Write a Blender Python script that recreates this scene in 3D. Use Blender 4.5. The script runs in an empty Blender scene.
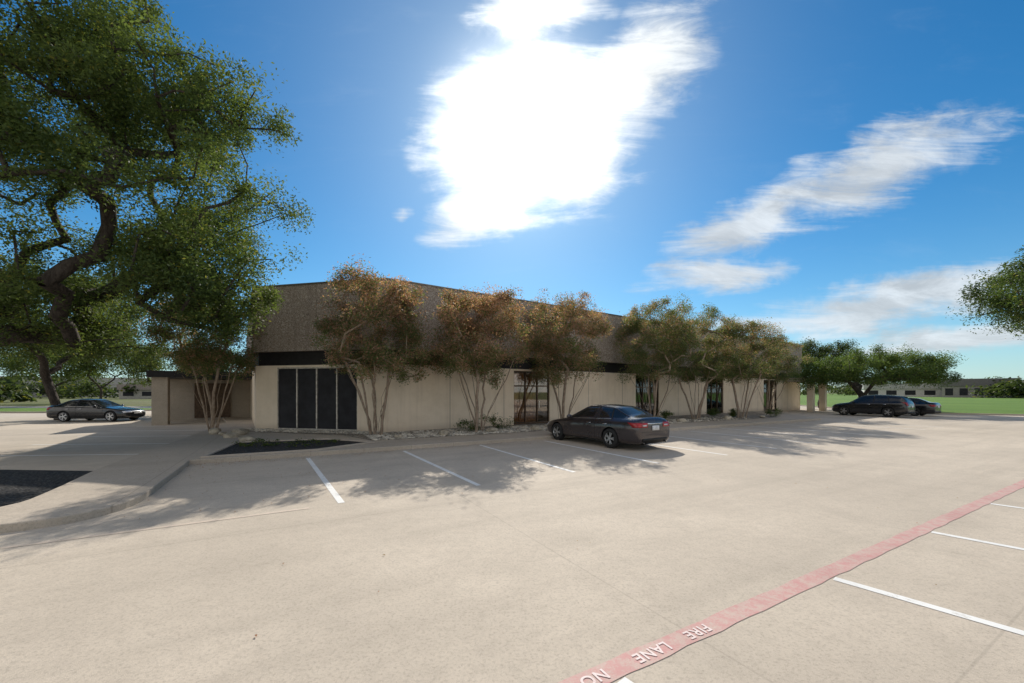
import bpy, bmesh, math, random
import numpy as np
from mathutils import Vector, Matrix, noise as mnoise
from mathutils.bvhtree import BVHTree
R=math.radians
scene=bpy.context.scene
rng=np.random.default_rng(7)
random.seed(7)

# ------------------------------------------------------------------ helpers
def link(o,parent=None):
    scene.collection.objects.link(o)
    if parent: o.parent=parent
    return o
def empty(name,loc=(0,0,0),rot=0):
    e=bpy.data.objects.new(name,None); e.location=loc; e.rotation_euler=(0,0,rot); e.empty_display_size=.3
    return link(e)
def mesh_obj(name,verts,faces,mats,parent=None,fm=None,smooth=False):
    me=bpy.data.meshes.new(name); me.from_pydata([tuple(v) for v in verts],[],faces); 
    if not isinstance(mats,(list,tuple)): mats=[mats]
    for m in mats: me.materials.append(m)
    if fm is not None: me.polygons.foreach_set('material_index',fm)
    if smooth: me.polygons.foreach_set('use_smooth',[True]*len(me.polygons))
    me.update()
    return link(bpy.data.objects.new(name,me),parent)
def fast_mesh(name,V,F,mats,parent=None,col=None,smooth=False,fm=None):
    me=bpy.data.meshes.new(name); n=len(V); m,k=F.shape
    me.vertices.add(n); me.vertices.foreach_set('co',V.astype(np.float32).ravel())
    me.loops.add(m*k); me.loops.foreach_set('vertex_index',F.astype(np.int32).ravel())
    me.polygons.add(m); me.polygons.foreach_set('loop_start',np.arange(0,m*k,k,dtype=np.int32))
    me.polygons.foreach_set('loop_total',np.full(m,k,dtype=np.int32))
    if smooth: me.polygons.foreach_set('use_smooth',np.ones(m,dtype=bool))
    for mm in (mats if isinstance(mats,(list,tuple)) else [mats]): me.materials.append(mm)
    if fm is not None: me.polygons.foreach_set('material_index',fm.astype(np.int32))
    me.update(calc_edges=True)
    if col is not None:
        a=me.color_attributes.new('tint','FLOAT_COLOR','POINT')
        a.data.foreach_set('color',np.c_[col,np.ones(len(col))].astype(np.float32).ravel())
    return link(bpy.data.objects.new(name,me),parent)

class NT:
    def __init__(s,tree): s.t=tree; s.n=tree.nodes; s.l=tree.links
    def add(s,typ,**kw):
        nd=s.n.new(typ)
        for k,v in kw.items(): setattr(nd,k,v)
        return nd
    def val(s,sock,v):
        if isinstance(v,(int,float)): sock.default_value=v
        elif isinstance(v,(tuple,list)): sock.default_value=v
        else: s.l.new(v,sock)
    def math(s,op,a,b=0.0,c=0.0,clamp=False):
        nd=s.add('ShaderNodeMath',operation=op,use_clamp=clamp)
        s.val(nd.inputs[0],a); s.val(nd.inputs[1],b); s.val(nd.inputs[2],c); return nd.outputs[0]
    def mix(s,f,a,b,blend='MIX'):
        nd=s.add('ShaderNodeMix',data_type='RGBA',blend_type=blend)
        s.val(nd.inputs[0],f)
        s.val(nd.inputs[6],a if not isinstance(a,tuple) or len(a)==4 else (*a,1)); s.val(nd.inputs[7],b if not isinstance(b,tuple) or len(b)==4 else (*b,1)); return nd.outputs[2]
    def noise(s,vec,scale,detail=4,rough=.55,dist=0):
        nd=s.add('ShaderNodeTexNoise'); s.l.new(vec,nd.inputs['Vector']); nd.inputs['Scale'].default_value=scale
        nd.inputs['Detail'].default_value=detail; nd.inputs['Roughness'].default_value=rough; nd.inputs['Distortion'].default_value=dist; return nd.outputs['Fac']
    def ramp(s,f,a,b,lo=0.0,hi=1.0):
        nd=s.add('ShaderNodeMapRange',interpolation_type='SMOOTHSTEP'); s.val(nd.inputs[0],f)
        nd.inputs[1].default_value=a; nd.inputs[2].default_value=b; nd.inputs[3].default_value=lo; nd.inputs[4].default_value=hi; return nd.outputs[0]
    def mapping(s,vec,scale=(1,1,1),rot=(0,0,0),loc=(0,0,0)):
        nd=s.add('ShaderNodeMapping'); s.l.new(vec,nd.inputs[0]); nd.inputs['Scale'].default_value=scale; nd.inputs['Rotation'].default_value=rot; nd.inputs['Location'].default_value=loc; return nd.outputs[0]
def new_mat(name,rough=.8,metal=0.0,base=(.5,.5,.5),spec=.3):
    m=bpy.data.materials.new(name); m.use_nodes=True; t=NT(m.node_tree)
    b=m.node_tree.nodes['Principled BSDF']; b.inputs['Roughness'].default_value=rough; b.inputs['Metallic'].default_value=metal
    b.inputs['Base Color'].default_value=(*base,1); b.inputs['Specular IOR Level'].default_value=spec
    t.b=b; t.pos=t.add('ShaderNodeNewGeometry').outputs['Position']
    return m,t
def bump(t,h,strength=.4,dist=.02):
    nd=t.add('ShaderNodeBump'); nd.inputs['Strength'].default_value=strength; nd.inputs['Distance'].default_value=dist
    t.l.new(h,nd.inputs['Height']); t.l.new(nd.outputs[0],t.b.inputs['Normal'])
def simple(name,base,rough=.6,metal=0,spec=.3,var=.25,scale=6,bmp=0):
    m,t=new_mat(name,rough,metal,base,spec)
    n=t.noise(t.pos,scale,5); f=t.ramp(n,.3,.7)
    lo=tuple(c*(1-var) for c in base); hi=tuple(min(1,c*(1+var)) for c in base)
    t.l.new(t.mix(f,lo,hi),t.b.inputs['Base Color'])
    if bmp: bump(t,t.noise(t.pos,scale*6,4),bmp,.01)
    return m

ANG=R(29.4)
# ------------------------------------------------------------------ materials
def mat_concrete(name,base,joint=None,stain=1.0,rot=ANG,speck=.25,cracks=True):
    m,t=new_mat(name,.85,0,base,.25)
    rp=t.mapping(t.pos,rot=(0,0,-rot))
    big=t.noise(t.pos,.16,5,.6,.6); med=t.noise(t.pos,1.1,6,.65,.3); fine=t.noise(t.pos,38,3,.7); grit=t.noise(t.pos,150,2,.8)
    c=t.mix(t.ramp(big,.3,.7),tuple(x*.84 for x in base),tuple(x*1.08 for x in base))
    c=t.mix(t.math('MULTIPLY',t.ramp(med,.42,.75),.34*stain),c,tuple(x*.6 for x in base))
    st=t.noise(t.mapping(rp,scale=(.09,1.2,1)),1.0,4,.6)
    c=t.mix(t.math('MULTIPLY',t.ramp(st,.42,.8),.5*stain),c,tuple(x*.6 for x in base))
    mot=t.noise(t.pos,9,5,.75); c=t.mix(t.ramp(mot,.42,.72,0,.36),c,tuple(x*.58 for x in base))
    c=t.mix(t.math('MULTIPLY',t.ramp(fine,.48,.66),speck*1.5),c,tuple(x*.42 for x in base))
    c=t.mix(t.math('MULTIPLY',t.ramp(grit,.52,.7),speck*1.4),c,tuple(min(1,x*1.5) for x in base))
    spots=t.noise(t.pos,2.2,2,.5); c=t.mix(t.ramp(spots,.72,.82,0,.3*stain),c,tuple(x*.45 for x in base))
    if cracks:
        v=t.add('ShaderNodeTexVoronoi',feature='DISTANCE_TO_EDGE'); 
        dn=t.add('ShaderNodeTexNoise'); t.l.new(t.pos,dn.inputs['Vector']); dn.inputs['Scale'].default_value=1.3; dn.inputs['Detail'].default_value=5
        wp=t.add('ShaderNodeVectorMath',operation='ADD'); t.l.new(t.pos,wp.inputs[0]); t.l.new(dn.outputs['Color'],wp.inputs[1])
        t.l.new(wp.outputs[0],v.inputs['Vector']); v.inputs['Scale'].default_value=.17
        cr=t.ramp(v.outputs['Distance'],.0,.0014,1,0)
        cr=t.math('MULTIPLY',cr,t.ramp(big,.5,.62))
        c=t.mix(t.math('MULTIPLY',cr,.2),c,tuple(x*.3 for x in base))
    if joint:
        s=t.add('ShaderNodeSeparateXYZ'); t.l.new(rp,s.inputs[0])
        js=[]
        for ax,off in ((0,joint[2]),(1,joint[3])):
            w=joint[ax]
            f=t.math('FRACT',t.math('ADD',t.math('DIVIDE',s.outputs[ax],w),off))
            dd=t.math('MULTIPLY',t.math('ABSOLUTE',t.math('SUBTRACT',f,.5)),w)
            js.append(t.ramp(dd,.004,.014,1,0))
        j=t.math('MAXIMUM',js[0],js[1])
        c=t.mix(t.math('MULTIPLY',j,joint[4]),c,tuple(x*.35 for x in base))
    t.l.new(c,t.b.inputs['Base Color'])
    h=t.math('ADD',t.math('MULTIPLY',fine,.6),t.math('MULTIPLY',grit,.4)); bump(t,h,.5,.008)
    return m
M_lot=mat_concrete('lot_concrete',(.58,.50,.40),joint=(9.2,5.6,.2,.35,.22))
M_walk=mat_concrete('sidewalk_concrete',(.50,.43,.345),joint=(1.5,40,.1,.3,.4),stain=.7,cracks=False)
M_curb=mat_concrete('curb_concrete',(.50,.43,.35),stain=.9,cracks=False)
def paint(name,base,under=(.42,.37,.3),wear=.55,lo=.56,hi=.66):
    m,t=new_mat(name,.7,0,base,.3)
    n=t.noise(t.pos,9,7,.72); n2=t.noise(t.pos,70,3,.7)
    f=t.math('ADD',t.math('MULTIPLY',n,.7),t.math('MULTIPLY',n2,.3))
    c=t.mix(t.math('MULTIPLY',t.ramp(f,lo-.04,hi),wear),base,under)
    c=t.mix(t.ramp(t.noise(t.pos,1.7,4),.4,.7,0,.3),c,tuple(x*.72 for x in base))
    t.l.new(c,t.b.inputs['Base Color']); bump(t,n2,.3,.005); return m
M_white=paint('white_paint',(.8,.79,.75))
M_red=paint('fire_lane_paint',(.55,.285,.26),under=(.54,.43,.36),wear=.9,lo=.44,hi=.60)
M_faint=paint('worn_paint',(.66,.53,.45),under=(.56,.475,.37),wear=1,lo=.40,hi=.56)
M_letter=paint('letter_paint',(.78,.66,.62),under=(.56,.25,.22),wear=.6)
def mat_grass(name,a,b):
    m,t=new_mat(name,.9,0,a,.2)
    n=t.noise(t.pos,.09,5,.6); n2=t.noise(t.pos,2.5,6,.7); n3=t.noise(t.pos,30,3,.7)
    c=t.mix(t.ramp(n,.35,.65),a,b); c=t.mix(t.ramp(n2,.4,.7,0,.5),c,(.16,.17,.05)); c=t.mix(t.ramp(n3,.45,.65,0,.45),c,tuple(x*.45 for x in a))
    t.l.new(c,t.b.inputs['Base Color']); bump(t,n3,.9,.05); return m
M_grass=mat_grass('grass',(.10,.20,.03),(.14,.25,.04))
M_land=mat_grass('dry_grass',(.12,.15,.05),(.19,.18,.09))
def mat_pebble(name,cols,scale,dark=.25):
    m,t=new_mat(name,.8,0,cols[0],.3)
    v=t.add('ShaderNodeTexVoronoi'); t.l.new(t.pos,v.inputs['Vector']); v.inputs['Scale'].default_value=scale
    s=t.add('ShaderNodeSeparateColor'); t.l.new(v.outputs['Color'],s.inputs[0])
    c=t.mix(s.outputs[0],cols[0],cols[1]); c=t.mix(t.ramp(s.outputs[1],.5,.9),c,cols[2])
    c=t.mix(t.ramp(v.outputs['Distance'],.3,.75,0,1-dark),c,tuple(x*.15 for x in cols[0]))
    t.l.new(c,t.b.inputs['Base Color'])
    inv=t.math('SUBTRACT',1.0,v.outputs['Distance']); bump(t,inv,.8,.03); return m
M_gravel=mat_pebble('river_gravel',((.38,.33,.26),(.55,.5,.42),(.24,.2,.16)),17)
M_mulch=mat_pebble('black_mulch',((.022,.021,.022),(.045,.042,.04),(.09,.085,.08)),26)
M_stone=simple('boulder_stone',(.4,.35,.27),.85,var=.35,scale=5,bmp=.6)
M_stones=simple('river_stone',(.46,.42,.35),.75,var=.5,scale=3,bmp=.3)
# building
def mat_aggregate():
    m,t=new_mat('exposed_aggregate',.9,0,(.3,.26,.22),.2)
    v=t.add('ShaderNodeTexVoronoi'); t.l.new(t.pos,v.inputs['Vector']); v.inputs['Scale'].default_value=36
    s=t.add('ShaderNodeSeparateColor'); t.l.new(v.outputs['Color'],s.inputs[0])
    c=t.mix(t.ramp(s.outputs[0],.1,.9),(.33,.27,.215),(.48,.405,.33)); c=t.mix(t.ramp(s.outputs[1],.78,.84,0,.8),c,(.68,.62,.54)); c=t.mix(t.ramp(s.outputs[2],.74,.86,0,.85),c,(.13,.10,.08))
    gr=t.noise(t.pos,11,4,.8); c=t.mix(t.ramp(gr,.42,.66,0,.4),c,(.20,.16,.13))
    w=t.noise(t.pos,.5,5); c=t.mix(t.ramp(w,.4,.7,0,.3),c,(.28,.23,.185))
    st=t.noise(t.mapping(t.pos,scale=(2.2,2.2,.15)),1,4); c=t.mix(t.ramp(st,.5,.72,0,.35),c,(.22,.18,.15))
    t.l.new(c,t.b.inputs['Base Color']); bump(t,s.outputs[0],.4,.01); return m
M_agg=mat_aggregate()
def mat_wall():
    m,t=new_mat('cream_concrete_panel',.85,0,(.62,.55,.44),.2)
    n=t.noise(t.pos,1.4,6,.65); f=t.noise(t.pos,60,3,.7); st=t.noise(t.mapping(t.pos,scale=(4,4,.25)),1,4)
    c=t.mix(t.ramp(n,.35,.7),(.86,.73,.57),(.78,.655,.50)); c=t.mix(t.ramp(st,.48,.75,0,.35),c,(.60,.49,.37)); c=t.mix(t.ramp(f,.5,.7,0,.2),c,(.55,.45,.33))
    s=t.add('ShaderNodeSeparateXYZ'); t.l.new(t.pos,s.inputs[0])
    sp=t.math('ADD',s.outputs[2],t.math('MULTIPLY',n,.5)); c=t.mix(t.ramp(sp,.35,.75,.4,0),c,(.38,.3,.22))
    t.l.new(c,t.b.inputs['Base Color']); bump(t,f,.35,.006); return m
M_wall=mat_wall()
M_darkband=simple('dark_fascia_metal',(.018,.017,.018),.45)
M_joint=simple('panel_joint_sealant',(.17,.14,.11),.9)
M_cop=simple('coping_metal',(.2,.18,.16),.4,.6)
M_screen=simple('solar_screen',(.022,.022,.026),.7,var=.3,scale=2)
M_frame=simple('aluminium_frame',(.5,.47,.42),.4,.4)
M_bronze=simple('bronze_frame',(.10,.065,.042),.4,.5)
M_blind=simple('window_blinds',(.58,.39,.22),.8,var=.35,scale=3)
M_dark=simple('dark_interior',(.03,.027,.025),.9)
def mat_glass(name,tint=(.5,.5,.5),refl=.12):
    m=bpy.data.materials.new(name); m.use_nodes=True; t=NT(m.node_tree); t.n.clear()
    o=t.add('ShaderNodeOutputMaterial'); g=t.add('ShaderNodeBsdfGlossy'); g.inputs['Roughness'].default_value=.02; g.inputs['Color'].default_value=(.9,.92,.95,1)
    tr=t.add('ShaderNodeBsdfTransparent'); tr.inputs['Color'].default_value=(*tint,1)
    fr=t.add('ShaderNodeFresnel'); fr.inputs['IOR'].default_value=1.5
    mx=t.add('ShaderNodeMixShader'); t.l.new(t.math('ADD',fr.outputs[0],refl,clamp=True),mx.inputs[0]); t.l.new(tr.outputs[0],mx.inputs[1]); t.l.new(g.outputs[0],mx.inputs[2]); t.l.new(mx.outputs[0],o.inputs[0]); return m
M_glass=mat_glass('window_glass',(.8,.72,.62),.08)
# car
def carpaint(name,base,rough=.28):
    m,t=new_mat(name,rough,.55,base,.5); t.b.inputs['Coat Weight'].default_value=1; t.b.inputs['Coat Roughness'].default_value=.04
    n=t.noise(t.pos,400,2); t.l.new(t.mix(n,tuple(x*.8 for x in base),tuple(x*1.3 for x in base)),t.b.inputs['Base Color'])
    d=t.noise(t.pos,3,4); t.l.new(t.ramp(d,.3,.7,rough-.05,rough+.12),t.b.inputs['Roughness']); return m
M_paint1=carpaint('car_paint_brown_grey',(.050,.040,.042)); M_paint2=carpaint('car_paint_black',(.012,.013,.016))
M_cglass,_t=new_mat('car_glass',.03,0,(.012,.014,.015),.7)
M_tyre=simple('tyre_rubber',(.022,.022,.022),.85); M_rim=simple('alloy_rim',(.55,.55,.56),.3,.9); M_chrome=simple('chrome',(.75,.75,.76),.12,1)
M_black=simple('black_trim',(.015,.015,.015),.5); M_tail=simple('tail_light_red',(.33,.012,.014),.15,0,.6); M_lens=simple('clear_lens',(.6,.6,.62),.1,.3,.6); M_plate=simple('licence_plate',(.7,.71,.72),.5)
# foliage
def mat_leaf(name,tr=.45,gain=1.6,spec=.2):
    m=bpy.data.materials.new(name); m.use_nodes=True; t=NT(m.node_tree); t.n.clear()
    o=t.add('ShaderNodeOutputMaterial'); a=t.add('ShaderNodeAttribute',attribute_name='tint')
    d=t.add('ShaderNodeBsdfPrincipled'); d.inputs['Roughness'].default_value=.6; d.inputs['Specular IOR Level'].default_value=spec; t.l.new(a.outputs['Color'],d.inputs['Base Color'])
    tl=t.add('ShaderNodeBsdfTranslucent'); t.l.new(t.mix(1.0,a.outputs['Color'],(gain*1.05,gain,gain*.55),'MULTIPLY'),tl.inputs['Color'])
    mx=t.add('ShaderNodeMixShader'); mx.inputs[0].default_value=tr; t.l.new(d.outputs[0],mx.inputs[1]); t.l.new(tl.outputs[0],mx.inputs[2]); t.l.new(mx.outputs[0],o.inputs[0]); return m
M_leaf=mat_leaf('leaf',.45,1.5)
M_leafc=mat_leaf('crape_leaf',.42,1.7)
def mat_bark(name,a,b):
    m,t=new_mat(name,.9,0,a,.2); n=t.noise(t.mapping(t.pos,scale=(1,1,.25)),14,6,.7); t.l.new(t.mix(t.ramp(n,.35,.65),a,b),t.b.inputs['Base Color']); bump(t,n,.8,.03); return m
M_bark=mat_bark('oak_bark',(.035,.028,.023),(.09,.075,.062)); M_crape=mat_bark('crape_bark',(.42,.33,.25),(.24,.175,.125))

# ------------------------------------------------------------------ ground
def sheet(name,pts,z,mat,parent=None):
    return mesh_obj(name,[(x,y,z) for x,y in pts],[list(range(len(pts)))],mat,parent)
def slab(name,pts,z0,z1,mat,parent=None,bev=.02):
    n=len(pts); area=sum(pts[i][0]*pts[(i+1)%n][1]-pts[(i+1)%n][0]*pts[i][1] for i in range(n))
    if area<0: pts=pts[::-1]
    V=[(x,y,z0) for x,y in pts]+[(x,y,z1) for x,y in pts]
    F=[list(range(n,2*n))]+[[i,(i+1)%n,n+(i+1)%n,n+i] for i in range(n)]
    o=mesh_obj(name,V,F,mat,parent)
    if bev:
        b=o.modifiers.new('b','BEVEL'); b.width=bev; b.segments=2; b.limit_method='ANGLE'; b.angle_limit=R(50)
    return o
def curb(name,pts,w,h,mat,closed=False,z0=0.0):
    P=[Vector((x,y)) for x,y in pts]; n=len(P); L=[];Rr=[]
    for i in range(n):
        a=P[i-1] if (i>0 or closed) else P[i]; b=P[(i+1)%n] if (i<n-1 or closed) else P[i]
        d=(b-a).normalized(); nn=Vector((-d.y,d.x)); L.append(P[i]+nn*w/2); Rr.append(P[i]-nn*w/2)
    V=[];F=[]
    for i in range(n): V+=[(L[i].x,L[i].y,z0),(L[i].x,L[i].y,h),(Rr[i].x,Rr[i].y,h),(Rr[i].x,Rr[i].y,z0)]
    for i in range(n if closed else n-1):
        a=4*i;b=4*((i+1)%n)
        for k in range(3): F.append([a+k,a+k+1,b+k+1,b+k])
    if not closed: F+= [[0,3,2,1],[4*n-4,4*n-3,4*n-2,4*n-1]]
    o=mesh_obj(name,V,F,mat); m=o.modifiers.new('b','BEVEL'); m.width=.02; m.segments=2; m.limit_method='ANGLE'; m.angle_limit=R(40); return o
def smooth_pts(pts,n=4):
    P=[Vector(p) for p in pts]; out=[]
    for i in range(len(P)-1):
        p0=P[max(0,i-1)];p1=P[i];p2=P[i+1];p3=P[min(len(P)-1,i+2)]
        for k in range(n):
            f=k/n; q=.5*((2*p1)+(p2-p0)*f+(2*p0-5*p1+4*p2-p3)*f*f+(3*p1-p0-3*p2+p3)*f**3); out.append((q.x,q.y))
    out.append((P[-1].x,P[-1].y)); return out
sheet('ground',[(-2500,-1500),(2500,-1500),(2500,3500),(-2500,3500)],-.03,M_land)
sheet('parking_lot',[(-60,-45),(75,-45),(75,12),(34.6,35.2),(44,75),(-30,75),(-42,36),(-60,34)],0,M_lot)
sheet('road',[(-400,60),(-30,46),(-26,52),(-400,70)],-.02,mat_concrete('road_concrete',(.42,.39,.34),cracks=False))
v=Vector((math.cos(ANG),math.sin(ANG))); m_=Vector((-math.sin(ANG),math.cos(ANG))); P0=Vector((-5.87,11.45))
def row(t,o): p=P0+v*t+m_*o; return (p.x,p.y)
walk=smooth_pts([(-7.6,4.95),(-6.95,5.3),(-6.45,5.7),(-6.27,6.2),(-6.40,6.85),(-6.96,7.87),(-7.9,9.5),row(-2.75,.4)])+[row(31,.4),row(31.6,1.0),(24.6,38.5),(-12,19.5),(-17.2,27.2),(-21.5,29.5)]+smooth_pts([(-16.9,23.6),(-13.4,16.8),(-11.5,13.0),(-9.8,9.57),(-8.36,7.2),(-7.95,6.2),(-8.6,5.2)])
slab('sidewalk',walk,-.02,.12,M_walk)
sheet('gravel_bed',[(-12.35,19.2),(-12.2,17.9),(-7,16.4),row(2.2,2.3),row(29.5,2.3),(22,36.5),(-5.5,17.8)],.126,M_gravel)
mul=[row(-2.5,.62),row(.3,.62),(-4.9,14.0),(-6.9,14.9),(-9.6,13.9)]
sheet('mulch_bed',mul,.128,M_mulch)
curb('mulch_bed_curb',mul,.14,.17,M_curb,closed=True,z0=.1)
sheet('black_gravel_bed',[(-7.99,5.9),(-8.42,7.2),(-9.86,9.55),(-15,9.9),(-17,4)],.005,M_mulch)
lawn=[(34.9,35.3),(75.2,12.2),(420,12),(420,420),(60,420),(44.4,75)]
sheet('lawn',lawn,.10,M_grass); curb('lawn_curb',[(44.3,75),(34.8,35.25),(75,12.1)],.16,.13,M_curb)
sheet('lawn',[(-400,58),(-43,37.5),(-31,45),(-400,59.2)],.05,M_grass)
curb('lot_curb',[(-60,34.2),(-42,36.2),(-31,44)],.16,.13,M_curb)
# painted markings
def stripe_geo(lines,z,V,F):
    for a,b,w in lines:
        a=Vector(a);b=Vector(b);d=(b-a).normalized();n=Vector((-d.y,d.x))*w/2; k=len(V)
        V+= [(*(a+n),z),(*(a-n),z),(*(b-n),z),(*(b+n),z)]; F.append([k,k+1,k+2,k+3])
lines=[]
starts=[(-5.87,11.45),(-3.48,12.81),(-1.15,14.26),(1.28,15.43)]+[row(11+2.75*(i-1),-.1) for i in range(1,9)]
angs=[-57.5,-59.3,-61.5,-61.5]+[-60.5]*8
for s,a in zip(starts,angs):
    s=Vector(s); d=Vector((math.cos(R(a)),math.sin(R(a)))); lines.append((s,s+d*5.5,.11))
F0=Vector((1.1,2.95)); fd=Vector((math.cos(R(29.2)),math.sin(R(29.2)))); fn=Vector((-fd.y,fd.x))
d2=Vector((math.cos(R(-51)),math.sin(R(-51))))
for t in (-.50,2.44,5.2,8.0,10.8,13.6,16.4,19.2):
    s=F0+fd*t-fn*.10; lines.append((s,s+d2*5.2,.10))
for i in range(6):
    s=Vector((-10.9-1.15*i*1.0,12.2+2.55*i)); lines.append((s,s+Vector((-5.2,-.45)),.10))
V=[];F=[]; stripe_geo(lines,.004,V,F); mesh_obj('parking_stripes',V,F,M_white)
V=[];F=[]; stripe_geo([(row(-.2,-5.55),row(-4.7,-5.6),.09)],.004,V,F); mesh_obj('worn_stall_line',V,F,M_faint)
fl=empty('fire_lane_marking',(F0.x,F0.y,0),R(29.2))
V=[];F=[]
N=400
for i in range(N+1):
    x=-14+i*80/N
    V+=[(x,-.085+.006*math.sin(i*1.7)+.004*math.sin(i*4.1),.004),(x,.085+.005*math.sin(i*2.3)+.004*math.sin(i*5.3),.004)]
for i in range(N): F.append([2*i,2*i+2,2*i+3,2*i+1])
mesh_obj('red_line',V,F,M_red,fl)
def letters(txt,x,size=.13):
    cu=bpy.data.curves.new('letters','FONT'); cu.body=txt; cu.size=size; cu.align_x='LEFT'; cu.align_y='CENTER'; cu.offset=.0025; cu.space_character=1.12
    cu.materials.append(M_letter); o=bpy.data.objects.new('letters_'+txt.lower().replace(' ','_'),cu); link(o,fl); o.location=(x,0,.008); o.rotation_euler=(0,0,math.pi); return o
for b in (.55,-13+.55,19,38):
    letters('FIRE',b); letters('LANE',b-.47); letters('NO',b-1.08); letters('PARKING',b-1.42)

# ------------------------------------------------------------------ building
A=Vector((-12.28,19.1));B=Vector((-5.6,17.6));C=Vector((30.6,42.3)); u=(C-B).normalized(); nb=Vector((-u.y,u.x))
Dv=A+nb*25; Ev=C+nb*28
foot=[A,B,C,Ev,Dv]
def offset(poly,d):
    n=len(poly); out=[]
    for i in range(n):
        p0=poly[i-1];p1=poly[i];p2=poly[(i+1)%n]
        d1=(p1-p0).normalized();d2_=(p2-p1).normalized(); n1=Vector((d1.y,-d1.x));n2=Vector((d2_.y,-d2_.x))
        bis=(n1+n2).normalized(); out.append(p1+bis*(d/bis.dot(n1)))
    return out
bld=empty('office_building')
def prism(name,poly,z0,z1,mat,bev=0):
    return slab(name,[(p.x,p.y) for p in poly],z0,z1,mat,bld,bev)
fas=prism('aggregate_fascia',offset(foot,.12),3.8,6.86,M_agg)
bm=bmesh.new(); bm.from_mesh(fas.data); 
vs=[q for q in bm.verts if q.co.z<4]; bm.faces.new(sorted(vs,key=lambda q:q.index)[::-1]); bm.to_mesh(fas.data); bm.free()
prism('parapet_coping',offset(foot,.15),6.862,6.92,M_cop)
prism('dark_transom_band',offset(foot,-.12),3.1,3.798,M_darkband)
prism('interior_core',offset(foot,-2.2),.1,3.09,M_dark)
prism('floor',offset(foot,-.1),.0,.135,M_dark)
class Acc:
    def __init__(s): s.d={}
    def box(s,key,o,du,dn,s0,s1,z0,z1,d0,d1):
        V,F=s.d.setdefault(key,([],[])); k=len(V)
        for z in (z0,z1):
            for a,b in ((s0,d0),(s1,d0),(s1,d1),(s0,d1)):
                p=o+du*a+dn*b; V.append((p.x,p.y,z))
        F+= [[k,k+1,k+2,k+3],[k+7,k+6,k+5,k+4],[k,k+4,k+5,k+1],[k+1,k+5,k+6,k+2],[k+2,k+6,k+7,k+3],[k+3,k+7,k+4,k]]
    def out(s,mats):
        for k,(V,F) in s.d.items():
            o=mesh_obj(k,V,F,mats[k],bld)
            bm=bmesh.new(); bm.from_mesh(o.data); bmesh.ops.recalc_face_normals(bm,faces=bm.faces); bm.to_mesh(o.data); bm.free()
acc=Acc()
def wall(o,e,openings,kind):
    du=(e-o).normalized(); dn=Vector((du.y,-du.x)); L=(e-o).length; s=0
    for (a,b,k) in openings+[(L,L,None)]:
        if a>s: acc.box('lower_walls',o,du,dn,s,a,0,3.15,-.2,0)
        if k is None: break
        z0,z1=(.14,3.05)
        acc.box('lower_walls',o,du,dn,a,b,z1,3.15,-.2,0)
        if k=='screen':
            n=4; w=(b-a)/n
            for i in range(n):
                acc.box('solar_screens',o,du,dn,a+i*w+.045,a+(i+1)*w-.045,z0+.07,z1-.07,-.12,-.06)
            for i in range(n+1):
                x=a+i*w; acc.box('window_frames',o,du,dn,max(a,x-.03),min(b,x+.03),z0+.06,z1-.06,-.14,-.02)
            acc.box('window_frames',o,du,dn,a,b,z0,z0+.06,-.14,-.018); acc.box('window_frames',o,du,dn,a,b,z1-.06,z1,-.14,-.018)
        else:
            n=3; w=(b-a)/n
            acc.box('window_glass',o,du,dn,a+.04,b-.04,z0+.06,z1-.06,-.125,-.118)
            acc.box('window_blinds',o,du,dn,a+.06,b-w*.9,z0+.08,z1-.1,-.34,-.33)
            x=a+.06
            while x<b-w*.9-.05:
                acc.box('blind_slats',o,du,dn,x,x+.012,z0+.1,z1-.1,-.33,-.27); x+=.11
            for i in range(n+1):
                x=a+i*w; acc.box('door_frames',o,du,dn,max(a,x-.035),min(b,x+.035),z0+.07,z1-.07,-.16,-.07)
            for zz in (z0,z1-.07,2.2): acc.box('door_frames',o,du,dn,a,b,zz,zz+.07,-.16,-.068)
            acc.box('door_handles',o,du,dn,b-w+.08,b-w+.11,1.0,1.4,-.07,-.03)
        s=b
    step=L/round(L/3.1)
    for i in range(1,round(L/3.1)):
        x=i*step
        if not any(a-.05<x<b+.05 for a,b,k in openings): acc.box('wall_joints',o,du,dn,x-.01,x+.01,.13,3.148,-.01,.003)
        acc.box('fascia_joints',o,du,dn,x-.01,x+.01,3.81,6.858,.1,.123)
wall(A,B,[(1.2,5.45,'screen')],0)
wall(B,C,[(6.9,9.4,'g'),(17.0,19.6,'g'),(25.8,28.4,'g'),(35.6,38.4,'g')],0)
wall(C,Ev,[(5,8,'g'),(15,18,'g')],0); wall(Ev,Dv,[],0); wall(Dv,A,[(8,12,'g'),(16,17.4,'g')],0)
so=A; su=nb; sn=Vector((-u.x,-u.y))
acc.box('entry_roof',so,su,sn,7.4,12.5,2.75,3.12,.003,5.0)
acc.box('entry_end_wall',so,su,sn,7.6,8.6,0,2.748,4.1,4.8)
acc.box('entry_wing_wall',so,su,sn,12.0,12.3,0,2.748,.003,4.9)
acc.box('entry_door',so,su,sn,11.9,11.97,.12,2.5,1.2,3.2)
acc.box('porch_roof',B,u,Vector((u.y,-u.x)),39.6,43.4,2.9,3.3,.003,2.6)
for s_ in (39.8,42.8): acc.box('porch_pillars',B,u,Vector((u.y,-u.x)),s_,s_+.5,0,2.898,2.0,2.5)
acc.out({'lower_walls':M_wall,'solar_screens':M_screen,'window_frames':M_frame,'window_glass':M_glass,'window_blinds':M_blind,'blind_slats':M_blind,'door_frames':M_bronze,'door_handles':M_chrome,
 'wall_joints':M_joint,'fascia_joints':M_joint,'entry_roof':M_darkband,'entry_end_wall':M_walk,'entry_wing_wall':M_walk,'entry_door':M_bronze,'porch_roof':M_agg,'porch_pillars':M_wall})

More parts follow.
